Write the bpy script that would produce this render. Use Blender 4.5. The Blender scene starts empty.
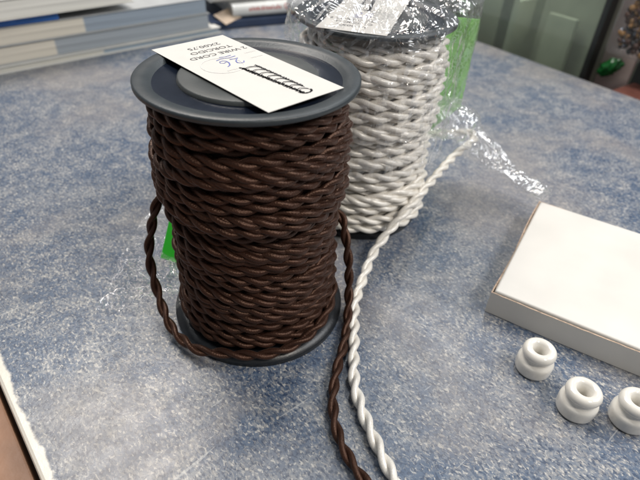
import bpy, bmesh, math, random
from math import sin, cos, pi, radians
from mathutils import Vector, Matrix, noise
random.seed(7)
S = bpy.context.scene
COL = S.collection

# ------------------------------------------------------------------ camera
cam_d = bpy.data.cameras.new('camera')
cam = bpy.data.objects.new('camera', cam_d); COL.objects.link(cam)
r_ = Vector((0.9987, 0.0311, 0.0394)); u_ = Vector((-0.0501, 0.6185, 0.7842)); f_ = Vector((0, 0.7852, -0.6193))
r_ = f_.cross(u_).normalized(); u_ = r_.cross(f_).normalized()
cam.matrix_world = Matrix(((r_.x, u_.x, -f_.x, 0), (r_.y, u_.y, -f_.y, 0), (r_.z, u_.z, -f_.z, 0.1971), (0, 0, 0, 1)))
cam_d.sensor_width = 36; cam_d.lens = 28.36
cam_d.clip_start = 0.01; cam_d.clip_end = 50
cam_d.dof.use_dof = True; cam_d.dof.focus_distance = 0.215; cam_d.dof.aperture_fstop = 13
S.camera = cam

# ------------------------------------------------------------------ world and lamps
w = bpy.data.worlds.new('World'); S.world = w; w.use_nodes = True
bg = w.node_tree.nodes['Background']; bg.inputs[0].default_value = (0.82, 0.86, 0.92, 1); bg.inputs[1].default_value = 0.22
def area(name, loc, aim, sx, sy, power, col):
    l = bpy.data.lights.new(name, 'AREA'); l.shape = 'RECTANGLE'; l.size = sx; l.size_y = sy; l.energy = power; l.color = col
    o = bpy.data.objects.new(name, l); COL.objects.link(o); o.location = loc
    o.rotation_euler = (Vector(aim) - Vector(loc)).to_track_quat('-Z', 'Y').to_euler()
    return o
area('ceiling_lamp_warm', (-0.42, 0.95, 1.35), (-0.02, 0.15, 0), 0.60, 0.50, 12.0, (1.0, 0.90, 0.80))
area('front_fill', (0.60, -0.35, 1.05), (0.0, 0.25, 0.05), 0.20, 0.20, 6.5, (1.0, 0.93, 0.84))  # added fill from front right, brightens the sides facing the camera
area('shop_window', (1.25, 0.25, 1.15), (0.0, 0.25, 0), 0.9, 0.7, 13.0, (0.97, 0.98, 1.0))
area('glint_strip', (0.45, 1.3, 1.7), (0.0, 0.3, 0), 0.06, 1.2, 9.0, (0.95, 0.98, 1.0))  # added narrow light, out of view, for glints on the film
area('glint_strip', (-0.75, 0.9, 1.9), (0.0, 0.3, 0), 0.06, 1.3, 12.0, (0.95, 0.98, 1.0))  # second added narrow light for glints
S.view_settings.view_transform = 'Standard'; S.view_settings.look = 'None'
S.view_settings.exposure = 0.15; S.view_settings.gamma = 1

# ------------------------------------------------------------------ material helpers
def mat(name, col=(0.5, 0.5, 0.5), rough=0.5, var=0.0, vscale=60, bump=0.0, bscale=400, spec=0.5, metal=0, sheen=0, coat=0, coords='Object'):
    m = bpy.data.materials.new(name); m.use_nodes = True
    N, L = m.node_tree.nodes, m.node_tree.links; b = N['Principled BSDF']
    b.inputs['Base Color'].default_value = (*col, 1); b.inputs['Roughness'].default_value = rough
    b.inputs['Specular IOR Level'].default_value = spec; b.inputs['Metallic'].default_value = metal
    b.inputs['Sheen Weight'].default_value = sheen; b.inputs['Coat Weight'].default_value = coat
    tc = N.new('ShaderNodeTexCoord')
    if var:
        n = N.new('ShaderNodeTexNoise'); n.inputs['Scale'].default_value = vscale; n.inputs['Detail'].default_value = 5
        L.new(tc.outputs[coords], n.inputs['Vector'])
        r = N.new('ShaderNodeMapRange'); r.inputs[3].default_value = 1 - var; r.inputs[4].default_value = 1 + var
        r.inputs[1].default_value = 0.3; r.inputs[2].default_value = 0.7
        L.new(n.outputs[0], r.inputs[0])
        mx = N.new('ShaderNodeVectorMath'); mx.operation = 'SCALE'; mx.inputs[0].default_value = col
        L.new(r.outputs[0], mx.inputs['Scale']); L.new(mx.outputs[0], b.inputs['Base Color'])
        rr = N.new('ShaderNodeMapRange'); rr.inputs[3].default_value = max(0.02, rough - 0.08); rr.inputs[4].default_value = min(1, rough + 0.08)
        L.new(n.outputs[0], rr.inputs[0]); L.new(rr.outputs[0], b.inputs['Roughness'])
    if bump:
        n2 = N.new('ShaderNodeTexNoise'); n2.inputs['Scale'].default_value = bscale; n2.inputs['Detail'].default_value = 4
        L.new(tc.outputs[coords], n2.inputs['Vector'])
        bp = N.new('ShaderNodeBump'); bp.inputs['Strength'].default_value = bump; bp.inputs['Distance'].default_value = 0.0006
        L.new(n2.outputs[0], bp.inputs['Height']); L.new(bp.outputs[0], b.inputs['Normal'])
    return m

def cord_mat(name, c_dark, c_light, rough, sheen, spec, sheen_tint, bmp=0.5):
    """braided silk sleeve: fine diagonal ridges from the strand's own UV (u round, v metres along)"""
    m = bpy.data.materials.new(name); m.use_nodes = True
    N, L = m.node_tree.nodes, m.node_tree.links; b = N['Principled BSDF']
    uv = N.new('ShaderNodeUVMap'); uv.uv_map = 'UVMap'
    sp = N.new('ShaderNodeSeparateXYZ'); L.new(uv.outputs[0], sp.inputs[0])
    def math_(op, a, bb):
        x = N.new('ShaderNodeMath'); x.operation = op
        for i, q in enumerate((a, bb)):
            if isinstance(q, (int, float)): x.inputs[i].default_value = q
            else: L.new(q, x.inputs[i])
        return x.outputs[0]
    tv = math_('MULTIPLY', sp.outputs[1], 2 * pi / 0.0011)
    tu = math_('MULTIPLY', sp.outputs[0], 2 * pi * 7)
    s1 = math_('SINE', math_('ADD', tv, tu), 0); s2 = math_('SINE', math_('SUBTRACT', tv, tu), 0)
    h = math_('MAXIMUM', s1, s2)
    tc = N.new('ShaderNodeTexCoord'); nz = N.new('ShaderNodeTexNoise'); nz.inputs['Scale'].default_value = 1300; nz.inputs['Detail'].default_value = 4
    L.new(tc.outputs['Object'], nz.inputs['Vector'])
    nb = N.new('ShaderNodeTexNoise'); nb.inputs['Scale'].default_value = 70; L.new(tc.outputs['Object'], nb.inputs['Vector'])
    k = math_('ADD', math_('MULTIPLY', h, 0.05), math_('ADD', math_('MULTIPLY', nz.outputs[0], 0.5), math_('MULTIPLY', nb.outputs[0], 0.45)))
    cr = N.new('ShaderNodeValToRGB'); cr.color_ramp.elements[0].color = (*c_dark, 1); cr.color_ramp.elements[1].color = (*c_light, 1)
    cr.color_ramp.elements[0].position = 0.2; cr.color_ramp.elements[1].position = 0.75
    L.new(k, cr.inputs[0]); L.new(cr.outputs[0], b.inputs['Base Color'])
    b.inputs['Roughness'].default_value = rough; b.inputs['Specular IOR Level'].default_value = spec
    b.inputs['Specular Tint'].default_value = (*sheen_tint, 1)
    b.inputs['Sheen Weight'].default_value = sheen; b.inputs['Sheen Roughness'].default_value = 0.4; b.inputs['Sheen Tint'].default_value = (*sheen_tint, 1)
    hh = math_('ADD', math_('MULTIPLY', h, 0.12), math_('MULTIPLY', nz.outputs[0], 1.2))
    bp = N.new('ShaderNodeBump'); bp.inputs['Strength'].default_value = bmp; bp.inputs['Distance'].default_value = 0.00025
    L.new(hh, bp.inputs['Height']); L.new(bp.outputs[0], b.inputs['Normal'])
    return m

def film_mat(name, haze=0.05, tint=(0.995, 0.995, 1.0), bscale=140, bstr=0.5, base=0.05, crease=0.7, crease_scale=9, graze=0.5):
    m = bpy.data.materials.new(name); m.use_nodes = True
    N, L = m.node_tree.nodes, m.node_tree.links; N.remove(N['Principled BSDF']); out = N['Material Output']
    tr = N.new('ShaderNodeBsdfTransparent'); tr.inputs[0].default_value = (*tint, 1)
    gl = N.new('ShaderNodeBsdfGlossy'); gl.inputs['Roughness'].default_value = 0.05; gl.inputs[0].default_value = (1, 1, 1, 1)
    df = N.new('ShaderNodeBsdfDiffuse'); df.inputs[0].default_value = (0.85, 0.86, 0.86, 1)
    tc = N.new('ShaderNodeTexCoord')
    nz = N.new('ShaderNodeTexNoise'); nz.inputs['Scale'].default_value = bscale; nz.inputs['Detail'].default_value = 2.5; nz.inputs['Distortion'].default_value = 1.8
    L.new(tc.outputs['Object'], nz.inputs['Vector'])
    vo = N.new('ShaderNodeTexVoronoi'); vo.feature = 'DISTANCE_TO_EDGE'; vo.inputs['Scale'].default_value = bscale * 0.7
    L.new(nz.outputs['Color'], vo.inputs['Vector']); vo.inputs['Scale'].default_value = 7
    ad = N.new('ShaderNodeMath'); ad.operation = 'MULTIPLY_ADD'; ad.inputs[1].default_value = 0.8
    L.new(vo.outputs[0], ad.inputs[0]); L.new(nz.outputs[0], ad.inputs[2])
    bp = N.new('ShaderNodeBump'); bp.inputs['Strength'].default_value = bstr; bp.inputs['Distance'].default_value = 0.003
    L.new(ad.outputs[0], bp.inputs['Height']); L.new(bp.outputs[0], gl.inputs['Normal'])
    nd = N.new('ShaderNodeTexNoise'); nd.inputs['Scale'].default_value = 55; nd.inputs['Detail'].default_value = 3; nd.inputs['Distortion'].default_value = 0.6
    L.new(tc.outputs['Object'], nd.inputs['Vector'])
    cv = N.new('ShaderNodeTexVoronoi'); cv.feature = 'DISTANCE_TO_EDGE'; cv.inputs['Scale'].default_value = crease_scale; L.new(nd.outputs['Color'], cv.inputs['Vector'])
    cl = N.new('ShaderNodeMapRange'); cl.inputs[1].default_value = 0.0; cl.inputs[2].default_value = 0.035; cl.inputs[3].default_value = crease; cl.inputs[4].default_value = 0.0; L.new(cv.outputs[0], cl.inputs[0])
    mk = N.new('ShaderNodeTexNoise'); mk.inputs['Scale'].default_value = 160; L.new(tc.outputs['Object'], mk.inputs['Vector'])
    mkr = N.new('ShaderNodeMapRange'); mkr.inputs[1].default_value = 0.46; mkr.inputs[2].default_value = 0.62; L.new(mk.outputs[0], mkr.inputs[0])
    cf = N.new('ShaderNodeMath'); cf.operation = 'MULTIPLY'; L.new(cl.outputs[0], cf.inputs[0]); L.new(mkr.outputs[0], cf.inputs[1])
    lw = N.new('ShaderNodeLayerWeight'); lw.inputs[0].default_value = 0.35
    mr = N.new('ShaderNodeMapRange'); mr.inputs[3].default_value = base; mr.inputs[4].default_value = graze
    L.new(lw.outputs['Facing'], mr.inputs[0])
    mxx = N.new('ShaderNodeMath'); mxx.operation = 'MAXIMUM'; L.new(mr.outputs[0], mxx.inputs[0]); L.new(cf.outputs[0], mxx.inputs[1])
    m1 = N.new('ShaderNodeMixShader'); L.new(mxx.outputs[0], m1.inputs[0]); L.new(tr.outputs[0], m1.inputs[1]); L.new(gl.outputs[0], m1.inputs[2])
    m2 = N.new('ShaderNodeMixShader'); m2.inputs[0].default_value = haze; hz_ = N.new('ShaderNodeMath'); hz_.operation = 'MULTIPLY_ADD'; hz_.inputs[1].default_value = 0.22; hz_.inputs[2].default_value = haze; L.new(cf.outputs[0], hz_.inputs[0]); L.new(hz_.outputs[0], m2.inputs[0])
    L.new(m1.outputs[0], m2.inputs[1]); L.new(df.outputs[0], m2.inputs[2])
    L.new(m2.outputs[0], out.inputs[0])
    return m

# ------------------------------------------------------------------ object helpers
def link(name, me, m, parent=None, smooth=True):
    if m: me.materials.append(m)
    if smooth:
        for p in me.polygons: p.use_smooth = True
    o = bpy.data.objects.new(name, me); COL.objects.link(o)
    if parent: o.parent = parent
    return o
def from_bm(name, bm, m, parent=None, smooth=False):
    bmesh.ops.recalc_face_normals(bm, faces=bm.faces)
    me = bpy.data.meshes.new(name); bm.to_mesh(me); bm.free()
    return link(name, me, m, parent, smooth)
def thing(name, label, cat, loc=(0, 0, 0), rz=0, group=None):
    o = bpy.data.objects.new(name, None); COL.objects.link(o); o.location = loc; o.rotation_euler = (0, 0, rz); o.empty_display_size = 0.02
    return tag(o, label, cat, group)
def tag(o, label, cat, group=None):
    o['label'] = label; o['category'] = cat
    if group: o['group'] = group
    return o
def struct(o): o['kind'] = 'structure'; return o
def bbox_bm(bm, x0, x1, y0, y1, z0, z1, bev=0.0, seg=2):
    r = bmesh.ops.create_cube(bm, size=1)
    for v in r['verts']:
        v.co = Vector(((x0 + x1) / 2 + v.co.x * (x1 - x0), (y0 + y1) / 2 + v.co.y * (y1 - y0), (z0 + z1) / 2 + v.co.z * (z1 - z0)))
    if bev:
        es = list({e for v in r['verts'] for e in v.link_edges})
        bmesh.ops.bevel(bm, geom=es, offset=bev, segments=seg, profile=0.6, affect='EDGES')
def box(name, dims, m, parent=None, bev=0.0004):
    bm = bmesh.new(); bbox_bm(bm, *dims, bev=bev); return from_bm(name, bm, m, parent)
def lathe(name, prof, m, parent=None, n=96, loc=(0, 0, 0), sm=True, closed=False):
    vs, fs = [], []
    k = len(prof)
    for i in range(n):
        a = 2 * pi * i / n
        for r, z in prof: vs.append((loc[0] + r * cos(a), loc[1] + r * sin(a), loc[2] + z))
    for i in range(n):
        j = (i + 1) % n
        for q in range(k if closed else k - 1):
            q2 = (q + 1) % k
            fs.append((i * k + q, j * k + q, j * k + q2, i * k + q2))
    me = bpy.data.meshes.new(name); me.from_pydata(vs, [], fs)
    bm = bmesh.new(); bm.from_mesh(me); bmesh.ops.remove_doubles(bm, verts=bm.verts, dist=1e-6); bmesh.ops.recalc_face_normals(bm, faces=bm.faces)
    bm.to_mesh(me); bm.free()
    o = link(name, me, m, parent, sm)
    return o

def spline(pts, step):
    """centripetal-ish Catmull-Rom resample to even steps"""
    P = [Vector(p) for p in pts]; P = [P[0] * 2 - P[1]] + P + [P[-1] * 2 - P[-2]]
    d = []
    for i in range(1, len(P) - 2):
        a, b, c, e = P[i - 1:i + 3]
        for k in range(40):
            t = k / 40
            d.append(0.5 * (2 * b + (c - a) * t + (2 * a - 5 * b + 4 * c - e) * t * t + (3 * b - a - 3 * c + e) * t ** 3))
    d.append(P[-2])
    out = [d[0]]; acc = 0.0
    for i in range(1, len(d)):
        seg = (d[i] - d[i - 1]).length
        while seg > 0 and acc + seg >= step:
            t = (step - acc) / seg; q = d[i - 1].lerp(d[i], t); out.append(q)
            d[i - 1] = q; seg = (d[i] - q).length; acc = 0
        acc += seg
    return out
def tube_into(acc, path, rad, sides=8, tw=None):
    """sweep a tube; acc = (verts, faces, uvs)"""
    vs, fs, uvs = acc; base = len(vs); n = len(path)
    T = [(path[min(i + 1, n - 1)] - path[max(i - 1, 0)]).normalized() for i in range(n)]
    N = T[0].orthogonal().normalized(); L = 0
    for i in range(n):
        N = (N - T[i] * N.dot(T[i])).normalized(); B = T[i].cross(N)
        if i: L += (path[i] - path[i - 1]).length
        r = rad(i, n) if callable(rad) else rad
        for s in range(sides + 1):
            a = 2 * pi * s / sides
            vs.append(path[i] + (N * cos(a) + B * sin(a)) * r); uvs.append((s / sides, L))
    for i in range(n - 1):
        for s in range(sides):
            a = base + i * (sides + 1) + s; fs.append((a, a + 1, a + sides + 2, a + sides + 1))
    for e, rev in ((0, True), (n - 1, False)):
        ring = [base + e * (sides + 1) + s for s in range(sides)]
        fs.append(tuple(reversed(ring)) if rev else tuple(ring))
def acc_mesh(name, acc, m, parent=None):
    vs, fs, uvs = acc
    me = bpy.data.meshes.new(name); me.from_pydata([tuple(v) for v in vs], [], fs)
    ul = me.uv_layers.new(name='UVMap')
    idx = [0] * len(me.loops); me.loops.foreach_get('vertex_index', idx)
    flat = [c for i in idx for c in uvs[i]]; ul.data.foreach_set('uv', flat)
    return link(name, me, m, parent)
def twisted(acc, path, Rs=0.00134, pitch=0.0215, sides=9, ph0=0.0, strands=2, fuzz=0.0):
    """two sleeved wires twisted right-handed about the path"""
    n = len(path)
    T = [(path[min(i + 1, n - 1)] - path[max(i - 1, 0)]).normalized() for i in range(n)]
    N = T[0].orthogonal().normalized(); L = 0; fr = []
    for i in range(n):
        N = (N - T[i] * N.dot(T[i])).normalized(); B = T[i].cross(N)
        if i: L += (path[i] - path[i - 1]).length
        fr.append((N.copy(), B, L))
    for s in range(strands):
        q = []
        for i in range(n):
            N_, B_, l = fr[i]
            wob = 0.5 * noise.noise(Vector((l * 18, ph0 * 3.1, 1.7)))
            a = 2 * pi * l / pitch + ph0 + 2 * pi * s / strands + wob
            q.append(path[i] + (N_ * cos(a) + B_ * sin(a)) * Rs * (0.92 if strands == 2 else 1.12))
        tube_into(acc, q, Rs * (1.0 if strands == 2 else .95), sides)

# ------------------------------------------------------------------ materials
# worn speckled laminate
def counter_material():
    m = bpy.data.materials.new('speckled_laminate'); m.use_nodes = True
    N, L = m.node_tree.nodes, m.node_tree.links; b = N['Principled BSDF']
    geo = N.new('ShaderNodeTexCoord'); P = geo.outputs['Object']
    def noise_(scale, det=3, dist=0.0, vec=None, rough=0.55):
        n = N.new('ShaderNodeTexNoise'); n.inputs['Scale'].default_value = scale; n.inputs['Detail'].default_value = det
        n.inputs['Distortion'].default_value = dist; n.inputs['Roughness'].default_value = rough; L.new(vec or P, n.inputs['Vector']); return n.outputs[0]
    def rng(x, a, b_, c=0.0, d=1.0):
        r = N.new('ShaderNodeMapRange'); r.inputs[1].default_value = a; r.inputs[2].default_value = b_; r.inputs[3].default_value = c; r.inputs[4].default_value = d
        r.interpolation_type = 'SMOOTHSTEP'; L.new(x, r.inputs[0]); return r.outputs[0]
    def mapped(rot, sc):
        mp = N.new('ShaderNodeMapping'); mp.inputs['Rotation'].default_value = (0, 0, rot); mp.inputs['Scale'].default_value = sc; L.new(P, mp.inputs[0]); return mp.outputs[0]
    def mix(f, a, b_):
        x = N.new('ShaderNodeMix'); x.data_type = 'RGBA'
        if isinstance(f, float): x.inputs[0].default_value = f
        else: L.new(f, x.inputs[0])
        for s, q in ((6, a), (7, b_)):
            if isinstance(q, tuple): x.inputs[s].default_value = (*q, 1)
            else: L.new(q, x.inputs[s])
        return x.outputs[2]
    def mth(op, a, bb=0.0, c=0.0):
        x = N.new('ShaderNodeMath'); x.operation = op
        for i, q in enumerate((a, bb, c)):
            if isinstance(q, (int, float)): x.inputs[i].default_value = q
            else: L.new(q, x.inputs[i])
        return x.outputs[0]
    cloud = noise_(22, 3, 0.6); cloud2 = noise_(75, 3, 0.8)
    base = mix(rng(mth('ADD', mth('MULTIPLY', cloud, .5), mth('MULTIPLY', cloud2, .5)), 0.42, 0.60), (0.064, 0.098, 0.158), (0.142, 0.166, 0.205))
    f0 = noise_(640, 4, 0.5, mapped(0.9, (1, 0.75, 1)))
    base = mix(rng(f0, 0.49, 0.59, 0, 0.9), base, (0.026, 0.046, 0.090))
    for k, (rot, sc, lo, hi, amt, col) in enumerate(((0.3, 620, 0.52, 0.65, 0.70, (0.26, 0.265, 0.27)), (1.5, 720, 0.53, 0.66, 0.7, (0.31, 0.30, 0.285)),
                                                  (2.4, 480, 0.55, 0.65, 0.5, (0.20, 0.22, 0.25)), (0.9, 800, 0.55, 0.66, 0.85, (0.50, 0.48, 0.44)))):
        n_ = noise_(sc, 4, 0.5, mapped(rot, (1, 0.6, 1)), 0.6)
        n_ = mth('ADD', n_, mth('MULTIPLY', mth('SUBTRACT', cloud2, 0.5), 0.20))
        base = mix(rng(n_, lo, hi, 0, amt), base, col)
    # warm beige worn haze in patches
    base = mix(rng(noise_(9, 4, 0.4), 0.44, 0.66, 0, 0.42), base, (0.29, 0.255, 0.225))
    # worn-through edge on the near side
    sx = N.new('ShaderNodeSeparateXYZ'); L.new(P, sx.inputs[0])
    d = mth('ADD', sx.outputs[0], mth('MULTIPLY', mth('SUBTRACT', noise_(300, 3, 0.5), 0.5), 0.0028))
    d = mth('ADD', d, mth('MULTIPLY', mth('SUBTRACT', noise_(30, 2), 0.5), 0.006))
    base = mix(rng(d, 0.0036, 0.0052, 1, 0), base, (0.68, 0.64, 0.56))
    # small scratches
    vo = noise_(45, 2, 4.0, mapped(0.5, (0.12, 2.2, 1)))
    base = mix(rng(vo, 0.715, 0.725, 0, 0.4), base, (0.5, 0.5, 0.48))
    L.new(base, b.inputs['Base Color'])
    b.inputs['Specular IOR Level'].default_value = 0.5
    L.new(rng(noise_(120, 4), 0.3, 0.7, 0.30, 0.42), b.inputs['Roughness'])
    bp = N.new('ShaderNodeBump'); bp.inputs['Strength'].default_value = 0.35; bp.inputs['Distance'].default_value = 0.0003
    L.new(noise_(700, 4), bp.inputs['Height']); L.new(bp.outputs[0], b.inputs['Normal'])
    return m
M_counter = counter_material()
M_black = mat('black_moulded_plastic', (0.008, 0.012, 0.022), 0.13, var=0.15, vscale=150, bump=0.12, bscale=1500, spec=0.5)
M_rim = mat('matt_rim_plastic', (0.028, 0.036, 0.041), 0.42, var=0.08, vscale=150, bump=0.15, bscale=1200)
M_foot = mat('dark_foot_plastic', (0.010, 0.012, 0.015), 0.34, var=0.1, vscale=150, bump=0.12, bscale=1200)
M_hub = mat('matt_hub_plastic', (0.046, 0.052, 0.052), 0.50, var=0.1, vscale=120, bump=0.15, bscale=1200)
M_paper = mat('label_paper', (0.58, 0.565, 0.53), 0.6, var=0.02, vscale=90, bump=0.05)
M_ink = mat('printed_ink', (0.05, 0.05, 0.055), 0.6, var=0.3, vscale=1500)
M_faint = mat('faint_print', (0.62, 0.61, 0.59), 0.6)
M_pen = mat('blue_pen_ink', (0.10, 0.13, 0.42), 0.5, var=0.2, vscale=1200)
M_brown = cord_mat('brown_silk_sleeve', (0.006, 0.0027, 0.0019), (0.036, 0.0142, 0.0088), 0.42, 0.10, 0.55, (1.0, 0.62, 0.46), 0.6)
M_core_b = mat('dark_winding_inside', (0.008, 0.005, 0.0045), 0.8)
M_white = cord_mat('white_silk_sleeve', (0.60, 0.56, 0.50), (0.92, 0.89, 0.82), 0.24, 0.0, 1.0, (1, 0.97, 0.92), 0.2)
M_core_w = mat('white_winding_inside', (0.45, 0.42, 0.37), 0.8)
M_film = film_mat('clear_cellophane', 0.012, bscale=34, bstr=0.42, base=0.03, crease=0.5, crease_scale=5, graze=0.6)
M_neck = film_mat('gathered_cellophane', 0.045, bscale=40, bstr=0.34, base=0.10, crease=0.9, crease_scale=7, graze=0.6)
M_film2 = film_mat('flat_clear_cellophane', 0.035, bscale=80, bstr=0.8, base=0.04, crease=0.6)
M_green = mat('green_card', (0.32, 0.72, 0.20), 0.5, var=0.1, vscale=60)
M_porc = mat('white_glazed_porcelain', (0.70, 0.675, 0.62), 0.08, var=0.03, vscale=150, bump=0.06, bscale=260, coat=0.5)
M_card = mat('white_coated_card', (0.62, 0.60, 0.56), 0.42, var=0.05, vscale=28, bump=0.35, bscale=45)
M_raw = mat('raw_cardboard_edge', (0.42, 0.31, 0.23), 0.85, var=0.35, vscale=500, bump=0.6, bscale=700)

# ------------------------------------------------------------------ counter and floor (the setting)
E1 = Vector((0.1911, 0.6923)); E2 = Vector((0.3245, 0.5112)); cd = (E2 - E1).normalized(); cn = Vector((-cd.y, cd.x))
# counter's own frame: local x = across the counter from the near edge, local y = along it
L1 = Vector((-0.1404, 0.1332)); L2 = Vector((-0.1031, 0.092)); ed = (L1 - L2).normalized(); en = Vector((ed.y, -ed.x))
rzc = math.atan2(en.y, en.x)
def ec(p):
    q = Vector(p[:2]) - L1; return (q.dot(en), q.dot(ed))
bk1, bk2 = ec(E1), ec(E2)
sl = (bk1[0] - bk2[0]) / (bk1[1] - bk2[1])
def backx(y): return bk2[0] + sl * (y - bk2[1])
bm = bmesh.new()
T_ = 0.03
ys = (-0.9, 1.6)
prof0 = [(0.0, -T_), (0.0, -0.0016), (0.0005, -0.0006), (0.0016, 0.0)]
rows = []
for y in ys:
    row = [bm.verts.new((a, y, z)) for a, z in prof0] + [bm.verts.new((backx(y) - 0.001, y, 0)), bm.verts.new((backx(y), y, -0.001)), bm.verts.new((backx(y), y, -T_))]
    rows.append(row)
k = len(rows[0])
for i in range(k): bm.faces.new((rows[0][i], rows[0][(i + 1) % k], rows[1][(i + 1) % k], rows[1][i]))
bm.faces.new(rows[0]); bm.faces.new(list(reversed(rows[1])))
ct = struct(from_bm('counter_top', bm, M_counter)); ct.location = (L1.x, L1.y, 0); ct.rotation_euler = (0, 0, rzc)
M_wood = mat('brown_wood', (0.26, 0.135, 0.075), 0.5, var=0.25, vscale=30, bump=0.3, bscale=200)
led = box('counter_ledge', (-0.30, -0.0025, -0.9, 1.6, -0.032, -0.010), M_wood, bev=0.001); struct(led)
led.location = (L1.x, L1.y, 0); led.rotation_euler = (0, 0, rzc)
M_floor = mat('dark_floor', (0.07, 0.07, 0.065), 0.5, var=0.2, vscale=6)
bm = bmesh.new(); bbox_bm(bm, -4, 4, -3, 5, -0.92, -0.90)
struct(from_bm('floor', bm, M_floor))
struct(box('counter_base', (0.03, 0.50, -0.88, 1.55, -0.898, -0.034), M_wood, bev=0.001)).matrix_world = ct.matrix_basis
bpy.data.objects['counter_base'].location = (L1.x, L1.y, 0); bpy.data.objects['counter_base'].rotation_euler = (0, 0, rzc)

# ------------------------------------------------------------------ cord spools
SH = 0.1258; FR = 0.044
ROFF = 0.0
def prof_r(z):
    pts = [(0, .0412), (.012, .0406), (.03, .0393), (.048, .0388), (.060, .0374), (.068, .0384), (.076, .0412), (.092, .0422), (.108, .0414), (.12, .0395)]
    for (z0, r0), (z1, r1) in zip(pts, pts[1:]):
        if z <= z1: return r0 + (r1 - r0) * max(0, (z - z0)) / (z1 - z0) + ROFF * max(0, 1 - z / 0.11) + 0.3 * ROFF
    return pts[-1][1]
def winding(seed, z0, z1, dz, amp_z, amp_r, extra, tw, Rs, ph=0.0):
    acc = ([], [], [])
    Rc = 2 * Rs
    turns = int((z1 - z0) / dz)
    # under layer
    p = []
    th = 0.0
    while th < 2 * pi * turns:
        z = z0 + 0.003 + dz * th / (2 * pi); r = prof_r(z) - Rc - 0.0030
        p.append(Vector((r * cos(th), r * sin(th), min(z, z1)))); th += 0.0012 / 0.036
    twisted(acc, p, ph0=seed, sides=6)
    # top layer, each turn wandering
    p = []; th = 0.0
    while th < 2 * pi * turns:
        tn = th / (2 * pi)
        wz = noise.noise(Vector((cos(th) * 0.9, sin(th) * 0.9, tn * 0.75 + seed))) * amp_z
        wr = noise.noise(Vector((cos(th) * 1.1 + 9, sin(th) * 1.1, tn * 1.1 + seed))) * amp_r
        z = z0 + dz * tn + wz; z = max(z0 - 0.001, min(z1 + 0.001, z)); r = prof_r(z) - Rc + wr
        a = th + ph
        p.append(Vector((r * cos(a), r * sin(a), z))); th += 0.0011 / 0.040
    twisted(acc, p, ph0=seed * 1.3, sides=10, pitch=tw, Rs=Rs)
    # slanting wraps laid over the rest
    for (zc, az, a0, span, dr, dzt) in extra:
        p = []; th = 0.0
        while th < span:
            a = a0 + th; fade = min(1, th / 0.5, (span - th) / 0.5)
            z = zc + az * sin(a - 0.6) + dzt * th / (2 * pi); r = prof_r(z) - Rc + (dr * fade - 0.0045 * (1 - fade))
            p.append(Vector((r * cos(a), r * sin(a), z))); th += 0.0011 / 0.042
        twisted(acc, p, ph0=zc * 700, sides=10, pitch=tw, Rs=Rs)
    return acc
def flange_prof(z, up=True):
    s = 1 if up else -1
    P = [(0.0105, 0.0), (FR - 0.0050, 0.0006), (FR - 0.0010, 0.0018), (FR, 0.0025), (FR, 0.0040), (FR - 0.0007, 0.0045), (FR - 0.0060, 0.0041), (FR - 0.0072, 0.0022),
         (0.0272, 0.0020), (0.0262, 0.0032), (0.0130, 0.0034), (0.0105, 0.0024)]
    return [(r, z + s * q) for r, q in P]
def spool(loc, label, cat, rz, mcord, mcore, seed, extra, Rs=0.00134, foot=FR, dz=0.0049, amp=(0.0032, 0.0018), zb=0.0060, tw=0.0185):
    t = thing('cord_spool', label, cat, loc, rz)
    lathe('bottom_flange', [(r_ if r_ < foot - 0.001 else foot, z_) for r_, z_ in flange_prof(0.0045, False)], M_foot, t, closed=True, n=128)
    tf = lathe('top_flange', flange_prof(SH - 0.0045, True), M_rim, t, closed=True, n=128)
    lathe('recess_ring', [(FR - 0.0071, SH - 0.0021), (FR - 0.0078, SH - 0.0023), (0.0280, SH - 0.0024), (0.0275, SH - 0.0022)], M_black, tf, n=128)
    # raised matt hub ring on the flange
    lathe('hub_ring', [(0.0130, SH - 0.0012), (0.0132, SH - 0.0006), (0.0268, SH - 0.0006), (0.0274, SH - 0.0008), (0.0277, SH - 0.0022)], M_hub, tf, n=96)
    lathe('core', [(0.0105, 0.0046), (0.0335, 0.0047), (0.0335, SH - 0.0047), (0.0105, SH - 0.0046)], mcore, t, n=64)
    acc_mesh('wound_cord', winding(seed, zb, SH - 0.0068, dz, amp[0], amp[1], extra, tw, Rs), mcord, t)
    return t

# brown spool: slanted over-wraps
ex_b = [(0.105, 0.004, 3.3, 6.2, 0.0012, 0.003), (0.050, -0.005, 2.9, 5.2, 0.0016, 0.003), (0.087, 0.005, 4.0, 6.6, 0.0014, -0.003),
        (0.079, 0.0035, 2.6, 6.6, 0.0016, 0.004), (0.058, -0.0045, 3.1, 6.9, 0.0018, -0.004), (0.096, -0.003, 3.4, 5.5, 0.0012, 0.003),
        (0.040, 0.004, 3.0, 6.0, 0.0012, 0.002), (0.068, 0.006, 3.0, 4.2, 0.0022, 0.0), (0.024, -0.003, 3.2, 5.6, 0.001, 0.002)]
brown = spool((-0.031, 0.1938, 0), 'black spool wound with dark brown twisted silk cord, uncovered, paper label on top', 'cord spool', 0, M_brown, M_core_b, 3.0, ex_b)
ROFF = 0.0034
ex_w = [(0.075, 0.0035, 2.6, 6.6, 0.0012, 0.002), (0.052, -0.0035, 3.1, 6.0, 0.0014, -0.002), (0.100, -0.003, 3.4, 5.5, 0.0012, 0.003), (0.032, 0.003, 3.2, 5.0, 0.001, 0.0)]
white = spool((0.0245, 0.2917, 0), 'black spool wound with shiny white twisted cord inside clear cellophane', 'cord spool', 0, M_white, M_core_w, 8.0, ex_w, Rs=0.00165, foot=0.0395, dz=0.0074, amp=(0.0022, 0.0007), zb=0.0036, tw=0.0250)

def loc_path(t, pts): return [Vector(p) - t.location for p in pts]
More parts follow.
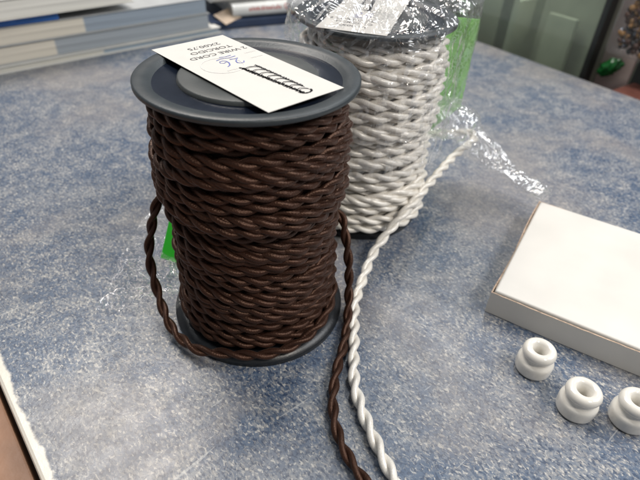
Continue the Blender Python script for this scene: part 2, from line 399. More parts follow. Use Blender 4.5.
# brown: slack loop that leaves the left side, drops and wraps the foot of the roll, and the free end on the counter
cx, cy = -0.031, 0.1938
def cyl(a, r, z): return (cx + r * cos(radians(a)), cy + r * sin(radians(a)), z)
loop = [cyl(100, .037, .080), cyl(135, .041, .075), cyl(160, .0440, .068), (-0.0790, 0.1980, 0.0580), (-0.0832, 0.1950, 0.0440), (-0.0846, 0.1895, 0.0310), (-0.0800, 0.1800, 0.0160),
        (-0.0710, 0.1660, 0.0075), (-0.0570, 0.1540, 0.0068), cyl(254, .0436, .0066), cyl(282, .0426, .0072), cyl(308, .0420, .0095), cyl(335, .0405, .0135), cyl(2, .038, .0200), cyl(40, .034, .022)]
acc = ([], [], []); twisted(acc, spline(loc_path(brown, loop), 0.0010), ph0=0.4, sides=12)
acc_mesh('slack_loop', acc, M_brown, brown)
tail = [cyl(75, .036, .054), cyl(40, .0385, .0525), (0.0098, 0.2080, 0.0490), (0.0125, 0.2030, 0.0420), (0.0150, 0.1975, 0.0300), (0.0164, 0.1915, 0.0140), (0.0164, 0.1800, 0.0050), (0.0145, 0.1640, 0.0036),
        (0.0110, 0.1480, 0.0035), (0.0093, 0.1317, 0.0035), (0.0111, 0.1172, 0.0035), (0.0164, 0.1045, 0.0035), (0.0250, 0.0925, 0.0035), (0.0350, 0.0810, 0.0035), (0.050, 0.066, 0.0035), (0.070, 0.050, 0.0035)]
acc = ([], [], []); twisted(acc, spline(loc_path(brown, tail), 0.0010), ph0=1.2, sides=12)
_p = spline(loc_path(brown, tail), 0.0010); _r = random.Random(21)
for _i in range(70):
    _q = _p[_r.randrange(20, len(_p) - 2)]; _d = Vector((_r.uniform(-1, 1), _r.uniform(-1, 1), _r.uniform(-.2, .8))).normalized()
    _e = Vector((_r.uniform(-1, 1), _r.uniform(-1, 1), _r.uniform(-.3, .5))) * 0.0012
    tube_into(acc, [_q + _d * 0.0020, _q + _d * 0.0032 + _e * .4, _q + _d * 0.0040 + _e], 0.00004, 3)
acc_mesh('free_end', acc, M_brown, brown)
# white free end: out of the bag's neck, over the foot of the roll, along the counter
wt = [(0.0600, 0.3180, 0.0420), (0.0780, 0.3265, 0.0395), (0.0940, 0.3325, 0.0385), (0.1035, 0.3345, 0.0378), (0.1066, 0.3310, 0.0365), (0.1010, 0.3225, 0.0350), (0.0864, 0.3047, 0.0330), (0.0679, 0.2759, 0.0300), (0.0527, 0.2553, 0.0240), (0.0417, 0.2427, 0.0160), (0.0326, 0.2304, 0.0095),
      (0.0255, 0.2109, 0.0048), (0.0206, 0.1908, 0.0036), (0.0195, 0.1665, 0.0035), (0.0190, 0.1428, 0.0035), (0.0221, 0.1274, 0.0035), (0.0269, 0.1136, 0.0035), (0.0338, 0.0972, 0.0035), (0.0410, 0.0840, 0.0035), (0.054, 0.068, 0.0035), (0.075, 0.052, 0.0035)]
acc = ([], [], []); twisted(acc, spline(loc_path(white, wt), 0.0010), Rs=0.00155, ph0=2.2, sides=12, pitch=0.0215)
acc_mesh('free_end', acc, M_white, white)

# ------------------------------------------------------------------ paper labels (local x = reading direction, y = up the label)
LW, LL = 0.0355, 0.0786
def text_obj(s, x0, x1, y, h, z, m, parent, name='lettering'):
    c = bpy.data.curves.new(name, 'FONT'); c.body = s; c.size = h * 1.38; c.align_x = 'CENTER'; c.resolution_u = 3
    o = bpy.data.objects.new(name, c); COL.objects.link(o)
    dg = bpy.context.evaluated_depsgraph_get(); dg.update()
    me = bpy.data.meshes.new_from_object(o.evaluated_get(dg)); bpy.data.objects.remove(o); bpy.data.curves.remove(c)
    xs = [v.co.x for v in me.vertices]; a, b = min(xs), max(xs); sc = (x1 - x0) / (b - a)
    for v in me.vertices: v.co = ((v.co.x - a) * sc + x0, v.co.y + y, z)
    return link(name, me, m, parent, False)
def ribbon(name, strokes, wd, z, m, parent):
    vs, fs = [], []
    for st in strokes:
        wdt = wd
        if isinstance(st, tuple): st, wdt = st
        P = [Vector((p[0], p[1], 0)) for p in st]
        b = len(vs)
        for i, p in enumerate(P):
            t = (P[min(i + 1, len(P) - 1)] - P[max(i - 1, 0)]).normalized(); n_ = Vector((-t.y, t.x, 0)) * wdt / 2 * (0.75 + 0.5 * random.random())
            vs += [(p + n_).xy.to_3d() + Vector((0, 0, z)), (p - n_).xy.to_3d() + Vector((0, 0, z))]
        for i in range(len(P) - 1): fs.append((b + 2 * i, b + 2 * i + 1, b + 2 * i + 3, b + 2 * i + 2))
    me = bpy.data.meshes.new(name); me.from_pydata([tuple(v) for v in vs], [], fs)
    return link(name, me, m, parent, False)
def label(parent, corner, ux, uy, ztop, curl=0.0):
    """corner = world xy of reading bottom-left; ux reading direction"""
    rz = math.atan2(ux[1], ux[0])
    bm = bmesh.new(); nx, ny = 8, 16; top = []
    def zz(x, y): return curl * ((x / LW - .5) ** 2 + (y / LL - .5) ** 4 * 4)
    g = [[bm.verts.new((LW * i / nx, LL * j / ny, zz(LW * i / nx, LL * j / ny))) for i in range(nx + 1)] for j in range(ny + 1)]
    for j in range(ny):
        for i in range(nx): bm.faces.new((g[j][i], g[j][i + 1], g[j + 1][i + 1], g[j + 1][i]))
    r = bmesh.ops.extrude_face_region(bm, geom=list(bm.faces))
    for v in r['geom']:
        if isinstance(v, bmesh.types.BMVert): v.co.z -= 0.00018
    o = from_bm('paper_label', bm, M_paper, parent, False)
    o.location = (corner[0] - parent.location.x, corner[1] - parent.location.y, ztop); o.rotation_euler = (0, 0, rz)
    zt = 0.00009 + curl * 0.0
    for s, a, b, y in (('2 WIRE CORD', 0.0018, 0.0292, 0.0188), ('TORCIDO', 0.0057, 0.0256, 0.0133), ('2X00.75', 0.0080, 0.0235, 0.0078)):
        text_obj(s, a, b, y, 0.0029, zt, M_ink, o)
    # small faint print
    fs_ = []
    for yy, xa, xb in ((0.0262, 0.0010, 0.0062), (0.0325, 0.0022, 0.0082), (0.0392, 0.0195, 0.0245)):
        x = xa
        while x < xb:
            fs_.append([(x, yy), (x + 0.0006, yy + 0.0009 * random.random()), (x + 0.0007, yy - 0.0004)]); x += 0.0010
    ribbon('small_print', fs_, 0.0003, zt, M_faint, o)
    # pale round stamp
    ribbon('round_stamp', [[(0.0225 + 0.0085 * cos(t * .1), 0.033 + 0.0085 * sin(t * .1)) for t in range(0, 64)]], 0.0004, zt, M_faint, o)
    # hand-written 26
    two = [(0.0125, .0335), (0.0135, .0350), (0.0150, .0352), (0.0160, .0340), (0.0155, .0322), (0.0140, .0305), (0.0125, .0292), (0.0140, .0294), (0.0165, .0292)]
    six = [(0.0218, .0356), (0.0200, .0345), (0.0188, .0322), (0.0186, .0300), (0.0196, .0288), (0.0212, .0290), (0.0218, .0304), (0.0208, .0315), (0.0192, .0308)]
    und = [(0.0120, .0268), (0.0150, .0272), (0.0190, .0266), (0.0215, .0272)]
    und2 = [(0.0130, .0250), (0.0160, .0254), (0.0185, .0246)]
    ribbon('handwriting', [[(p[0], p[1]) for p in s] for s in (two, six, und, und2)], 0.00042, zt + 0.00003, M_pen, o)
    # drawing of a coil of rope: two long rope rails and slanting rungs
    st = []
    rnd = random.Random(5)
    for j in range(150):                              # heavy rope rail made of short dashes
        t = j / 150; y = 0.0395 + 0.0345 * t; x = 0.0182 + 0.0003 * sin(j) - 0.0030 * t
        a = rnd.uniform(0, pi); l = 0.00085
        st.append(([(x - l * cos(a), y - l * sin(a)), (x + l * cos(a), y + l * sin(a))], 0.00045))
    for j in range(90):
        t = j / 90; y = 0.0405 + 0.0285 * t; x = 0.0118 + 0.0003 * sin(j * 1.3) - 0.0006 * t
        a = rnd.uniform(0, pi); l = 0.00070
        st.append(([(x - l * cos(a), y - l * sin(a)), (x + l * cos(a), y + l * sin(a))], 0.00030))
    for q in range(8):
        y0 = 0.0415 + 0.0041 * q
        for off, wd in ((0, 0.0004), (0.0009, 0.00022)):
            st.append(([(0.0178 - 0.0028 * q / 8 - (0.0060 - 0.0020 * q / 8) * s, y0 + off - 0.0016 * sin(s * pi) + 0.0012 * s) for s in [i / 8 for i in range(9)]], wd))
    for j in range(40):
        t = j / 40 * pi; x = 0.0135 - 0.0026 * cos(t); y = 0.0722 + 0.0020 * sin(t); a = rnd.uniform(0, pi); l = 0.0005
        st.append(([(x - l * cos(a), y - l * sin(a)), (x + l * cos(a), y + l * sin(a))], 0.0003))
    ribbon('rope_drawing', st, 0.00035, zt + 0.00002, M_ink, o)
    return o
u = Vector((0.7027, -0.7115)); wv = Vector((0.7115, 0.7027)); A = Vector((-0.0749, 0.2133))
A2 = A + u * 0.0006
label(brown, A2 + wv * LW, -wv, u, SH + 0.00025)
fx = Vector((0.968, -0.252)); fy = Vector((0.252, 0.968))
label(white, Vector((-0.0075, 0.2580)), fx, fy, SH + 0.00025)

# ------------------------------------------------------------------ cellophane
def film_z(x, y, s): return noise.fractal(Vector((x, y, s)), 0.7, 2.2, 4)
def bag_mesh():
    """closed crumpled bag round the white spool and the green card"""
    bm = bmesh.new(); na, nz = 104, 50
    rings = []
    levels = []
    for j in range(nz + 1):
        t = j / nz
        if t < 0.62: z = 0.052 + (SH - 0.049) * (t / 0.62); k = 1.0
        else: z = SH + 0.003 + 0.010 * sin((t - 0.62) / 0.38 * pi * .5); k = 1 - (t - 0.62) / 0.38 * 0.985
        levels.append((z, k))
    for j, (z, k) in enumerate(levels):
        ring = []
        for i in range(na):
            a = 2 * pi * i / na
            c, s = cos(a), sin(a)
            rr = 0.0475 + 0.0015 * sin(3 * a)
            # pulled out towards the card on the right-back
            da = math.atan2(sin(a - radians(38)), cos(a - radians(38)))
            ext = 0.031 * math.exp(-(da / 0.38) ** 2) * (0.25 + 0.75 * min(1, z / 0.05))
            rr += ext
            p = Vector((c * 1.0, s * 1.0, 0))
            q = Vector((c * 5 + 3, s * 5, z * 55))
            n1 = noise.noise(q) ; n2 = noise.noise(q * 2.7 + Vector((4, 1, 2))); n3 = 1 - abs(noise.noise(q * 1.6 + Vector((7, 7, 1)))) * 2
            tight = 0.0022 if k == 1 else 0.003
            d = tight * n1 + 0.0013 * n2 + 0.0016 * n3
            d = max(d, -0.0012) if ext < 0.003 else d
            r = (rr + d) * k
            zz = z + (0.004 * n1 + 0.003 * n2 + 0.003 * n3 if k < 1 else 0.001 * n2 + (1 - min(1, j / 22)) * (0.010 * noise.noise(Vector((c * 2, s * 2, 5))) + 0.003 * noise.noise(Vector((c * 9, s * 9, 5)))))
            if k < 1: zz = max(zz, SH + 0.0012)
            ring.append(bm.verts.new((c * r, s * r, max(zz, 0.0006))))
        rings.append(ring)
    for j in range(nz):
        for i in range(na): bm.faces.new((rings[j][i], rings[j][(i + 1) % na], rings[j + 1][(i + 1) % na], rings[j + 1][i]))
    bm.faces.new(rings[-1])
    return bm
bag = thing('cellophane_bag', 'crumpled clear cellophane bag wrapped round the white cord spool', 'plastic bag', (0.0245, 0.2917, 0))
from_bm('bag_body', bag_mesh(), M_film, bag, False)
# gathered neck of the bag drawn out to the right, ending on the white box corner
def neck_mesh(pts, rads, flat, seed, na=24, fan=0):
    bm = bmesh.new(); path = spline(pts, 0.0030); n = len(path); rings = []
    T = [(path[min(i + 1, n - 1)] - path[max(i - 1, 0)]).normalized() for i in range(n)]
    for i, p in enumerate(path):
        t = i / (n - 1); k = t * (len(rads) - 1); a0 = int(min(k, len(rads) - 2)); r = rads[a0] + (rads[a0 + 1] - rads[a0]) * (k - a0)
        N_ = Vector((0, 0, 1)); N_ = (N_ - T[i] * N_.dot(T[i])).normalized(); B_ = T[i].cross(N_)
        ring = []
        for s in range(na):
            a = 2 * pi * s / na
            d = 1 + 0.35 * noise.noise(Vector((cos(a) * 2.1, sin(a) * 2.1, t * 9 + seed))) + 0.38 * noise.noise(Vector((cos(a) * 6, sin(a) * 6, t * 3 + seed))) + 0.16 * noise.noise(Vector((cos(a) * 9, sin(a) * 9, t * 30 + seed)))
            ring.append(bm.verts.new(p + (N_ * sin(a) * flat + B_ * cos(a)) * r * d))
        rings.append(ring)
    for j in range(n - 1):
        for s in range(na): bm.faces.new((rings[j][s], rings[j][(s + 1) % na], rings[j + 1][(s + 1) % na], rings[j + 1][s]))
    return bm
np_ = [Vector(q) - bag.location for q in ((0.0700, 0.3080, 0.062), (0.0870, 0.3180, 0.053), (0.1030, 0.3180, 0.041), (0.1160, 0.3130, 0.031), (0.1300, 0.3060, 0.023), (0.1415, 0.2960, 0.0195), (0.1490, 0.2840, 0.0200))]
from_bm('gathered_neck', neck_mesh(np_, [0.020, 0.019, 0.016, 0.0105, 0.0075, 0.0055, 0.0062], 0.62, 2.0), M_neck, bag, False)

# green header cards
def card(name, pts, th, m, parent=None):
    """thin bent card: pts = bottom polyline (x, y); returns solid strip"""
    bm = bmesh.new(); P = pts; n = len(P); col = []
    for i, (x, y, z0, z1) in enumerate(P):
        a = P[max(i - 1, 0)]; b = P[min(i + 1, n - 1)]; t = Vector((b[0] - a[0], b[1] - a[1])).normalized(); nn = Vector((-t.y, t.x)) * th
        col.append([bm.verts.new((x, y, z0)), bm.verts.new((x, y, z1)), bm.verts.new((x + nn.x, y + nn.y, z1)), bm.verts.new((x + nn.x, y + nn.y, z0))])
    for i in range(n - 1):
        for k in range(4): bm.faces.new((col[i][k], col[i][(k + 1) % 4], col[i + 1][(k + 1) % 4], col[i + 1][k]))
    bm.faces.new(col[0]); bm.faces.new(col[-1])
    return from_bm(name, bm, m, parent, False)
gc = card('green_card', [(-0.008, 0.345, 0.0015, 0.112), (0.02, 0.3475, 0.0015, 0.112), (0.045, 0.3465, 0.0015, 0.112), (0.062, 0.3445, 0.020, 0.112), (0.078, 0.342, 0.036, 0.113), (0.094, 0.3395, 0.055, 0.113)], 0.0006, M_green)
tag(gc, 'tall pale green card standing inside the bag behind the white spool', 'card')
# empty bag with a green header lying behind the brown spool
eb = thing('empty_bag', 'flattened clear plastic bag with bright green header lying behind brown spool', 'plastic bag', (-0.085, 0.235, 0))
bm = bmesh.new(); nx, ny = 70, 90; g = []
for j in range(ny + 1):
    row = []
    for i in range(nx + 1):
        uu, vv = i / nx, j / ny
        x = -0.030 + 0.075 * uu; y = -0.055 + 0.105 * vv
        x += 0.006 * noise.noise(Vector((vv * 4, 3, 0))) * (1 - uu)
        q = Vector((x * 60, y * 60, 2)); z = 0.0022 + 0.0022 * noise.noise(q) + 0.0014 * noise.noise(q * 3) + 0.002 * (1 - abs(noise.noise(q * 1.5 + Vector((3, 3, 3)))) * 3)
        edge = min(uu, vv, 1 - vv) * 10; z = 0.0008 + max(0, z) * min(1, 0.25 + edge)
        row.append(bm.verts.new((x, y, z)))
    g.append(row)
for j in range(ny):
    for i in range(nx): bm.faces.new((g[j][i], g[j][i + 1], g[j + 1][i + 1], g[j + 1][i]))
from_bm('clear_film', bm, M_film2, eb, False)
M_green2 = mat('bright_green_card', (0.03, 0.62, 0.02), 0.45, var=0.06, vscale=60)
hd = box('green_header', (-0.012, 0.030, -0.0003, 0.0003, 0.0, 0.075), M_green2, eb, bev=0.0001)
hd.location = (0.0035, -0.016, 0.002); hd.rotation_euler = (radians(-35), 0, radians(-20))

# ------------------------------------------------------------------ white box
bx = Vector((0.0918, 0.1943)); bd = Vector((cos(radians(-31.7)), sin(radians(-31.7))))
wb = thing('flat_white_box', 'flat white cardboard box with worn brown edge lying on the counter', 'box', (bx.x, bx.y, 0), radians(-30.4))
BL_, BW_, BH_ = 0.170, 0.1050, 0.0145
bm = bmesh.new(); rnd = random.Random(3)
def wall(p0, p1, th, h, n):
    """tray wall with slightly ragged raw top and gentle bow"""
    p0, p1 = Vector(p0), Vector(p1); t = (p1 - p0).normalized(); nn = Vector((-t.y, t.x)) * th; c = []
    for i in range(n + 1):
        s = i / n; p = p0.lerp(p1, s); bow = 0.0005 * sin(s * pi * 2.3)
        hh = h + 0.00022 * noise.noise(Vector((s * 40, p0.x * 50, 0))) + 0.0002 * noise.noise(Vector((s * 130, 1, 0)))
        q = p - Vector((-t.y, t.x)) * bow; zb = 0.0003 + 0.0003 * max(0, noise.noise(Vector((s * 9, 5, p0.y * 30))))
        c.append([bm.verts.new((q.x, q.y, zb)), bm.verts.new((q.x, q.y, hh)), bm.verts.new((q.x + nn.x, q.y + nn.y, hh)), bm.verts.new((q.x + nn.x, q.y + nn.y, 0.0002))])
    for i in range(n):
        for k in range(4):
            f = bm.faces.new((c[i][k], c[i][(k + 1) % 4], c[i + 1][(k + 1) % 4], c[i + 1][k])); f.material_index = 1 if k == 1 else 0
    bm.faces.new(c[0]); bm.faces.new(c[-1])
wall((0, 0), (BL_, 0), 0.0007, BH_, 60); wall((BL_, 0), (BL_, BW_), 0.0010, BH_, 30); wall((BL_, BW_), (0, BW_), 0.0010, BH_, 60); wall((0, BW_), (0, 0), 0.0007, BH_, 30)
bbox_bm(bm, 0.0012, BL_ - 0.0012, 0.0012, BW_ - 0.0012, 0.0004, 0.0014)
tr = from_bm('box_tray', bm, M_card, wb); tr.data.materials.append(M_raw)
bm = bmesh.new(); bbox_bm(bm, 0.0010, BL_ - 0.0013, 0.0010, BW_ - 0.0013, 0.0110, BH_ + 0.0012, bev=0.0014, seg=4)
from_bm('box_lid', bm, M_card, wb, True)
rim = box('torn_edge', (0.00075, 0.00098, 0.004, BW_ - 0.004, 0.0130, BH_ + 0.0005), M_raw, wb, bev=0.0001)
bm = bmesh.new()
for (sx, sy, l, a) in ((0.081, 0.062, 0.0022, 1.3), (0.0825, 0.058, 0.0016, 1.1), (0.080, 0.066, 0.0008, 0.3)):
    c, s = cos(a) * l / 2, sin(a) * l / 2; w_ = 0.00018
    v = [bm.verts.new((sx - c - s * w_ / l, sy - s, BH_ + 0.00118)), bm.verts.new((sx + c, sy + s, BH_ + 0.00118)), bm.verts.new((sx + c + w_, sy + s, BH_ + 0.00118)), bm.verts.new((sx - c + w_, sy - s, BH_ + 0.00118))]
    bm.faces.new(v)
from_bm('pencil_mark', bm, M_ink, bpy.data.objects['box_lid'])

# ------------------------------------------------------------------ porcelain insulators
def insul_prof():
    P = [(0.0028, 0.0006), (0.0080, 0.0004), (0.0088, 0.0008), (0.0091, 0.0018), (0.0092, 0.0056), (0.0091, 0.0068), (0.0087, 0.0076), (0.0079, 0.0081), (0.0073, 0.0086), (0.0072, 0.0091), (0.0073, 0.0096)]
    for k in range(12):
        a = radians(-60 + k * 18.5); P.append((0.0058 + 0.0026 * cos(a), 0.0123 + 0.0026 * sin(a)))
    P = [(r * 0.925, z * 1.02) for r, z in P]
    P += [(0.0028, 0.0125), (0.0026, 0.0112), (0.0025, 0.0090)]
    return P
ins0 = lathe('cord_insulator', insul_prof(), M_porc, None, n=72, closed=True)
for e in ins0.data.polygons: e.use_smooth = True
labs = ['white porcelain cord insulator nearest the white box corner, leftmost of the three', 'white porcelain cord insulator standing between the other two', 'white porcelain cord insulator cut off by the right side of the photo']
for i, (x, y, a) in enumerate(((0.1062, 0.1576, 0), (0.1187, 0.1357, 2), (0.1408, 0.1315, 4))):
    o = ins0 if i == 0 else ins0.copy()
    if i: COL.objects.link(o)
    o.location = (x, y, 0); o.rotation_euler = (radians(0.5), 0, a); tag(o, labs[i], 'insulator', 'porcelain insulators')

# ------------------------------------------------------------------ books at the back left
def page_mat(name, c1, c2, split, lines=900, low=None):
    """fore-edge of a thick book: fine page lines along z; shadowed pages painted in c2 from local x > split on"""
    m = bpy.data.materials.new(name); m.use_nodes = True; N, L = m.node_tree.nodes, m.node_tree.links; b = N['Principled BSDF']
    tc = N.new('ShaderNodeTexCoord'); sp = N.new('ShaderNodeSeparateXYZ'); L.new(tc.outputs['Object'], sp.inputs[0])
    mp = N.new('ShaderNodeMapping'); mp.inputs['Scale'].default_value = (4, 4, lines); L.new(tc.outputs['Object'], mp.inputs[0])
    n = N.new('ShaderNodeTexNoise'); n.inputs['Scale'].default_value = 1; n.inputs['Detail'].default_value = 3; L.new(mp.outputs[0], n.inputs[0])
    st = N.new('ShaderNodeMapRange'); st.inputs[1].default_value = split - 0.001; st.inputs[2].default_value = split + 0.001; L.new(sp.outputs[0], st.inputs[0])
    x = N.new('ShaderNodeMix'); x.data_type = 'RGBA'; L.new(st.outputs[0], x.inputs[0]); x.inputs[6].default_value = (*c1, 1); x.inputs[7].default_value = (*c2, 1)  # shadow on the pages is put into the second colour
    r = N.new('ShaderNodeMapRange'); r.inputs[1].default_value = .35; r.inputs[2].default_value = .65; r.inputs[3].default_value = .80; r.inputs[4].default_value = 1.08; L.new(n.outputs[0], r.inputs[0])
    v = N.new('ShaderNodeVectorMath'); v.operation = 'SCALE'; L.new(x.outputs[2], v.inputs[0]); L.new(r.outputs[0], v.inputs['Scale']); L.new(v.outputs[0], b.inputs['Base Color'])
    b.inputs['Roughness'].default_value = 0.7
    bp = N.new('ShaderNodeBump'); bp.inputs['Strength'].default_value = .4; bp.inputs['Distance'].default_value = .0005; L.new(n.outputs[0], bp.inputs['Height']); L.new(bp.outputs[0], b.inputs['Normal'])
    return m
cream = (0.66, 0.61, 0.52); shaded_bluegrey = (0.29, 0.34, 0.40)
S0 = Vector((-0.3307, 0.4922)); S1 = Vector((-0.14, 0.6675)); sd = (S1 - S0).normalized(); srz = math.atan2(sd.y, sd.x)
M_cov = mat('pale_paper_cover', (0.62, 0.61, 0.57), 0.5, var=0.04); M_covb = mat('blue_grey_cover', (0.17, 0.24, 0.33), 0.45, var=0.1)
M_cove = mat('grey_card_cover', (0.42, 0.43, 0.43), 0.45, var=0.06)
def book(z0, z1, xr, off, dep, m_pages, m_cover, lab, cover_th=0.0012, name='thick_book', jog=0.0, xl=-0.30):
    t = thing(name, lab, 'book', (S0.x, S0.y, z0), srz + jog)
    h = z1 - z0 - 0.0004
    bm = bmesh.new(); bbox_bm(bm, xl + 0.002, xr - 0.002, off + 0.0015, dep, cover_th, h - cover_th, bev=0.0004); from_bm('page_block', bm, m_pages, t)
    for a, b in ((0.0, cover_th), (h - cover_th, h)):
        bm = bmesh.new(); bbox_bm(bm, xl, xr, off, dep + 0.001, a, b, bev=0.0003); from_bm('cover', bm, m_cover, t)
    return t
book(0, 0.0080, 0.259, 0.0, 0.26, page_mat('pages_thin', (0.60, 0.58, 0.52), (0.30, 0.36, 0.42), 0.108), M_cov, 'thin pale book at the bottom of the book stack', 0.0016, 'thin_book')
book(0.0080, 0.0258, 0.246, 0.001, 0.25, page_mat('pages_lower', cream, (0.33, 0.36, 0.39), 0.060), M_cove, 'thick catalogue second from the bottom, page edge cream with its shadowed part painted grey', 0.0008, 'catalogue')
book(0.0258, 0.0432, 0.244, 0.0, 0.25, page_mat('pages_upper', cream, shaded_bluegrey, 0.094), M_cove, 'thick catalogue third from the bottom, with the shadowed part of the page edge painted blue grey', 0.0008, 'catalogue', jog=0.004)
M_blue = mat('blue_glossy_cover', (0.02, 0.12, 0.42), 0.25, var=0.1)
fb = thing('blue_folder', 'glossy blue folder sticking out under the top white book', 'folder', (S0.x, S0.y, 0.0433), srz - 0.03)
box('cover', (-0.30, 0.070, 0.001, 0.22, 0.0, 0.0062), M_blue, fb, bev=0.0016)
box('inner_sheets', (-0.29, 0.064, -0.0005, 0.20, 0.0063, 0.0074), M_cov, fb, bev=0.0002)
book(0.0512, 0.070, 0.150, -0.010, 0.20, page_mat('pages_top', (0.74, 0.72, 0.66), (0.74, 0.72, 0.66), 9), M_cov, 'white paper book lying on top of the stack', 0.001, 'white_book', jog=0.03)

# brochures and leaflets behind
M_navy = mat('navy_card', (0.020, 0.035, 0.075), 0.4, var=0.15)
C0 = Vector((-0.139, 0.690)); crz = radians(27)
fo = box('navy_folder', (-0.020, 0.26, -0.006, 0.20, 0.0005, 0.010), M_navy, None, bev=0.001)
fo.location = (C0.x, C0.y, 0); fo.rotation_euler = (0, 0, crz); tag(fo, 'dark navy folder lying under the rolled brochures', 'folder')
M_gloss = mat('glossy_white_print', (0.60, 0.60, 0.58), 0.25, var=0.08, vscale=25); M_red = mat('red_print', (0.40, 0.05, 0.04), 0.4); M_grey = mat('grey_print', (0.22, 0.21, 0.20), 0.45, var=0.25, vscale=90)
M_flap = mat('kraft_flap', (0.46, 0.36, 0.27), 0.6, var=0.15)
def brochure(z, x0, x1, y0, rad, lab, jog, pr):
    t = thing('folded_brochure', lab, 'brochure', (C0.x, C0.y, z), crz + jog, 'brochures behind the books')
    vs = []; prof = [(0.0, 0.0)]
    for k in range(13):
        a = radians(-90 - k * 15); prof.append((rad + rad * cos(a), rad + rad * sin(a)))
    prof += [(0.12, 2 * rad), (0.12, 0.0)]
    bm = bmesh.new(); ra = [bm.verts.new((x0, y0 + p, q)) for p, q in prof[1:]]; rb = [bm.verts.new((x1, y0 + p, q)) for p, q in prof[1:]]
    for i in range(len(ra)): bm.faces.new((ra[i], ra[(i + 1) % len(ra)], rb[(i + 1) % len(ra)], rb[i]))
    bm.faces.new(ra); bm.faces.new(rb)
    from_bm('folded_sheets', bm, M_gloss, t, False)
    st = []
    rr = random.Random(pr)
    x = x0 + 0.022
    while x < x0 + 0.065:
        hgt = rr.uniform(0.0025, 0.0045); wdt = rr.uniform(0.0015, 0.003)
        st.append((x, wdt, hgt)); x += wdt + 0.0014
    bm = bmesh.new()
    for x, wdt, hgt in st:
        for k in range(4):
            def pt(xx, hh):
                a = radians(180 - 20 + (hh / rad) * 57.3); return (xx, y0 + rad + (rad + 0.0002) * cos(-a), rad + (rad + 0.0002) * sin(a))
        a0 = pi - 0.05; a1 = a0 - hgt / rad
        q = []
        for (xx, aa) in ((x, a0), (x + wdt, a0), (x + wdt, a1), (x, a1)): q.append(bm.verts.new((xx, y0 + rad + (rad + 0.0003) * cos(aa), rad + (rad + 0.0003) * sin(aa))))
        bm.faces.new(q)
    # round emblem
    q = [bm.verts.new((x0 + 0.075 + 0.0035 * cos(k / 3), y0 + rad + (rad + 0.0003) * cos(pi - 0.35 - 0.0035 * sin(k / 3) / rad), rad + (rad + 0.0003) * sin(pi - 0.35 - 0.0035 * sin(k / 3) / rad))) for k in range(19)]
    bm.faces.new(q)
    from_bm('red_print', bm, M_red, t)
    return t
brochure(0.0105, 0.012, 0.20, -0.002, 0.0085, 'folded white brochure with red print lying behind the book stack', 0.0, 1)
brochure(0.0285, -0.012, 0.20, 0.006, 0.0090, 'upper folded white brochure lying on the other one', 0.05, 4)
fl = box('open_flap', (-0.010, 0.020, -0.012, 0.010, 0.0, 0.0012), M_flap, None, bev=0.0003)
fl.location = (C0.x + 0.0, C0.y + 0.002, 0.0125); fl.rotation_euler = (radians(22), radians(-8), crz + 0.5); fl.name = 'kraft_card_piece'
tag(fl, 'small tan card piece leaning at the end of the brochures', 'card')

# ------------------------------------------------------------------ display cabinet beyond the counter
M_metal = mat('dark_frame_metal', (0.055, 0.060, 0.058), 0.35, metal=0.6, var=0.1)
M_back = mat('grey_green_panel', (0.40, 0.42, 0.35), 0.6, var=0.18, vscale=9)
M_pale = mat('pale_green_box', (0.50, 0.53, 0.44), 0.55, var=0.1, vscale=20)
M_olive = mat('olive_box', (0.36, 0.38, 0.31), 0.55, var=0.2, vscale=20)
M_pink = mat('pinkish_panel', (0.68, 0.55, 0.51), 0.6, var=0.08, vscale=15)
M_glass = bpy.data.materials.new('cabinet_glass'); M_glass.use_nodes = True
N, L = M_glass.node_tree.nodes, M_glass.node_tree.links; N.remove(N['Principled BSDF'])
tr_ = N.new('ShaderNodeBsdfTransparent'); tr_.inputs[0].default_value = (0.86, 0.92, 0.86, 1); g_ = N.new('ShaderNodeBsdfGlossy'); g_.inputs[1].default_value = 0.05
lw = N.new('ShaderNodeFresnel'); lw.inputs[0].default_value = 1.5; mx = N.new('ShaderNodeMixShader')
L.new(lw.outputs[0], mx.inputs[0]); L.new(tr_.outputs[0], mx.inputs[1]); L.new(g_.outputs[0], mx.inputs[2]); dh = N.new('ShaderNodeBsdfDiffuse'); dh.inputs[0].default_value = (0.6, 0.65, 0.6, 1); mh = N.new('ShaderNodeMixShader'); mh.inputs[0].default_value = 0.14
L.new(mx.outputs[0], mh.inputs[1]); L.new(dh.outputs[0], mh.inputs[2]); L.new(mh.outputs[0], N['Material Output'].inputs[0])
crz2 = math.atan2(cd.y, cd.x)
O = E1 + cn * 0.06
cab = thing('display_cabinet', 'tall glass display cabinet with dark metal frame beyond the counter', 'cabinet', (O.x, O.y, -0.898), crz2)
ZB = 0.898
def cb(name, x0, x1, y0, y1, z0, z1, m, bev=0.001, par=None): return box(name, (x0, x1, y0, y1, z0 + ZB, z1 + ZB), m, par or cab, bev)
door = cb('glass_door', -0.40, 0.1235, -0.002, 0.003, -0.50, 0.13, M_glass, 0.0005)
cb('door_frame', 0.124, 0.131, -0.004, 0.012, -0.50, 0.13, M_metal)
cb('door_frame', -0.412, -0.401, -0.004, 0.012, -0.50, 0.13, M_metal)
cb('back_panel', -0.41, 0.40, 0.232, 0.240, -0.89, 0.13, M_back)
cb('side_panel', 0.40, 0.41, 0.0, 0.24, -0.89, 0.13, M_back)
cb('plinth', -0.41, 0.398, 0.004, 0.230, -0.896, -0.52, M_metal)
cb('shelf', -0.40, 0.398, 0.010, 0.230, -0.112, -0.104, M_pale)
cb('divider', 0.1245, 0.1300, 0.014, 0.230, -0.50, 0.13, M_back)
cb('upright_strip', -0.018, 0.000, 0.004, 0.016, -0.50, 0.13, M_pale)
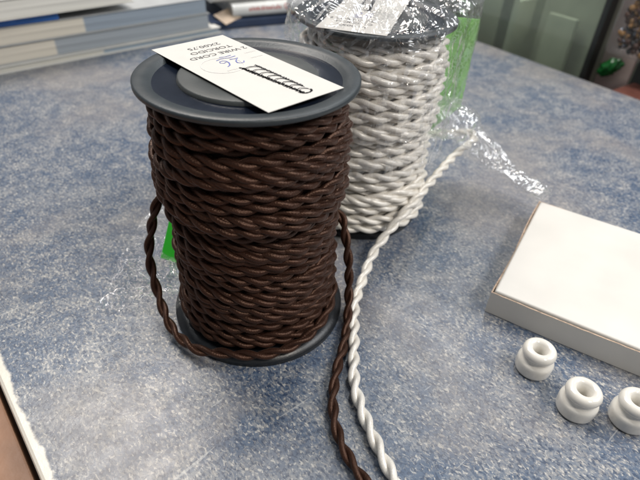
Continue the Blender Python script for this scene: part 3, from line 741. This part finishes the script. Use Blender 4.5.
def item(name, x0, x1, y0, y1, z0, z1, m, lab, cat, grp=None):
    o = box(name, (0, x1 - x0, 0, y1 - y0, 0, z1 - z0), m, None, 0.002)
    p = O + cd * x0 + cn * y0; o.location = (p.x, p.y, z0); o.rotation_euler = (0, 0, crz2); return tag(o, lab, cat, grp)
item('stock_carton', -0.010, 0.095, 0.09, 0.16, -0.103, 0.12, M_olive, 'dull olive carton standing behind the cabinet glass', 'carton', 'cartons in the cabinet')
item('stock_carton', -0.14, -0.03, 0.05, 0.16, -0.103, 0.03, M_pale, 'pale green carton at the left in the cabinet, next to the spool bag', 'carton', 'cartons in the cabinet')
item('pale_sleeve', 0.010, 0.055, 0.075, 0.082, -0.103, 0.022, M_pale, 'pale green flat sleeve leaning before the olive carton', 'packet')
# open bay on the right: pinkish board with packs of beads hanging on it
item('pink_board', 0.132, 0.172, 0.020, 0.026, -0.103, 0.15, M_pink, 'pinkish upright board beside the cabinet frame', 'board')
item('dark_carton', 0.174, 0.34, 0.020, 0.15, -0.103, 0.085, mat('dark_carton_card', (0.045, 0.05, 0.05), 0.5, var=0.2), 'dark carton behind the bag of beads at right', 'carton')
rb = item('reddish_box', 0.181, 0.26, -0.045, 0.016, -0.06, -0.010, mat('reddish_brown_card', (0.16, 0.06, 0.045), 0.5, var=0.2), 'reddish brown box just past the counter edge', 'box')
item('white_slip', 0.168, 0.190, -0.052, -0.046, -0.06, -0.008, M_cov, 'small white slip of paper beside the reddish box', 'paper')
bt = thing('bead_pack', 'clear pack full of dark brown glittering beads hanging by the pink board', 'bead pack', (*(O + cd * 0.182 + cn * -0.008), 0.071), crz2)
M_beads = [mat('bead_brown', (0.07, 0.03, 0.018), 0.12), mat('bead_black', (0.015, 0.014, 0.016), 0.08), mat('bead_amber', (0.30, 0.16, 0.05), 0.15), mat('bead_steel', (0.35, 0.38, 0.45), 0.12, metal=0.8)]
bm = bmesh.new(); rnd = random.Random(11)
for k in range(850):
    x = rnd.uniform(-0.026, 0.050); z = rnd.uniform(-0.045, 0.060); yy = rnd.uniform(-0.006, 0.008)
    if x < -0.022 + 0.0 * z and z < -0.03: continue
    c = bmesh.ops.create_icosphere(bm, subdivisions=1, radius=rnd.uniform(0.0022, 0.0042), matrix=Matrix.Translation((x, yy, z)))
    mi = rnd.choice((0, 0, 0, 1, 1, 2, 2, 3))
    for v in c['verts']:
        for f in v.link_faces: f.material_index = mi
o = from_bm('beads', bm, M_beads[0], bt, True); o['kind'] = 'stuff'
for m_ in M_beads[1:]: o.data.materials.append(m_)
pk = box('clear_pouch', (-0.034, 0.054, -0.012, 0.014, -0.050, 0.075), film_mat('pouch_film', 0.0, bscale=90, bstr=0.4, base=0.03, crease=0.25), bt, 0.006)
# small green pack below
bm = bmesh.new(); bmesh.ops.create_icosphere(bm, subdivisions=4, radius=1.0)
for v in bm.verts:
    n_ = noise.noise(v.co * 2.2) * .35 + noise.noise(v.co * 5) * .15; v.co = Vector((v.co.x * 0.013, v.co.y * 0.006, v.co.z * 0.0095)) * (1 + n_) + Vector((v.co.z * 0.005, 0, 0))
gp = from_bm('green_pouch', bm, mat('dark_green_foil', (0.015, 0.13, 0.03), 0.18, var=0.3, vscale=200), None, True)
p = O + cd * 0.152 + cn * 0.006; gp.location = (p.x, p.y, 0.000); gp.rotation_euler = (0, radians(-20), crz2)
tag(gp, 'small shiny dark green pouch below the bead pack', 'pouch')
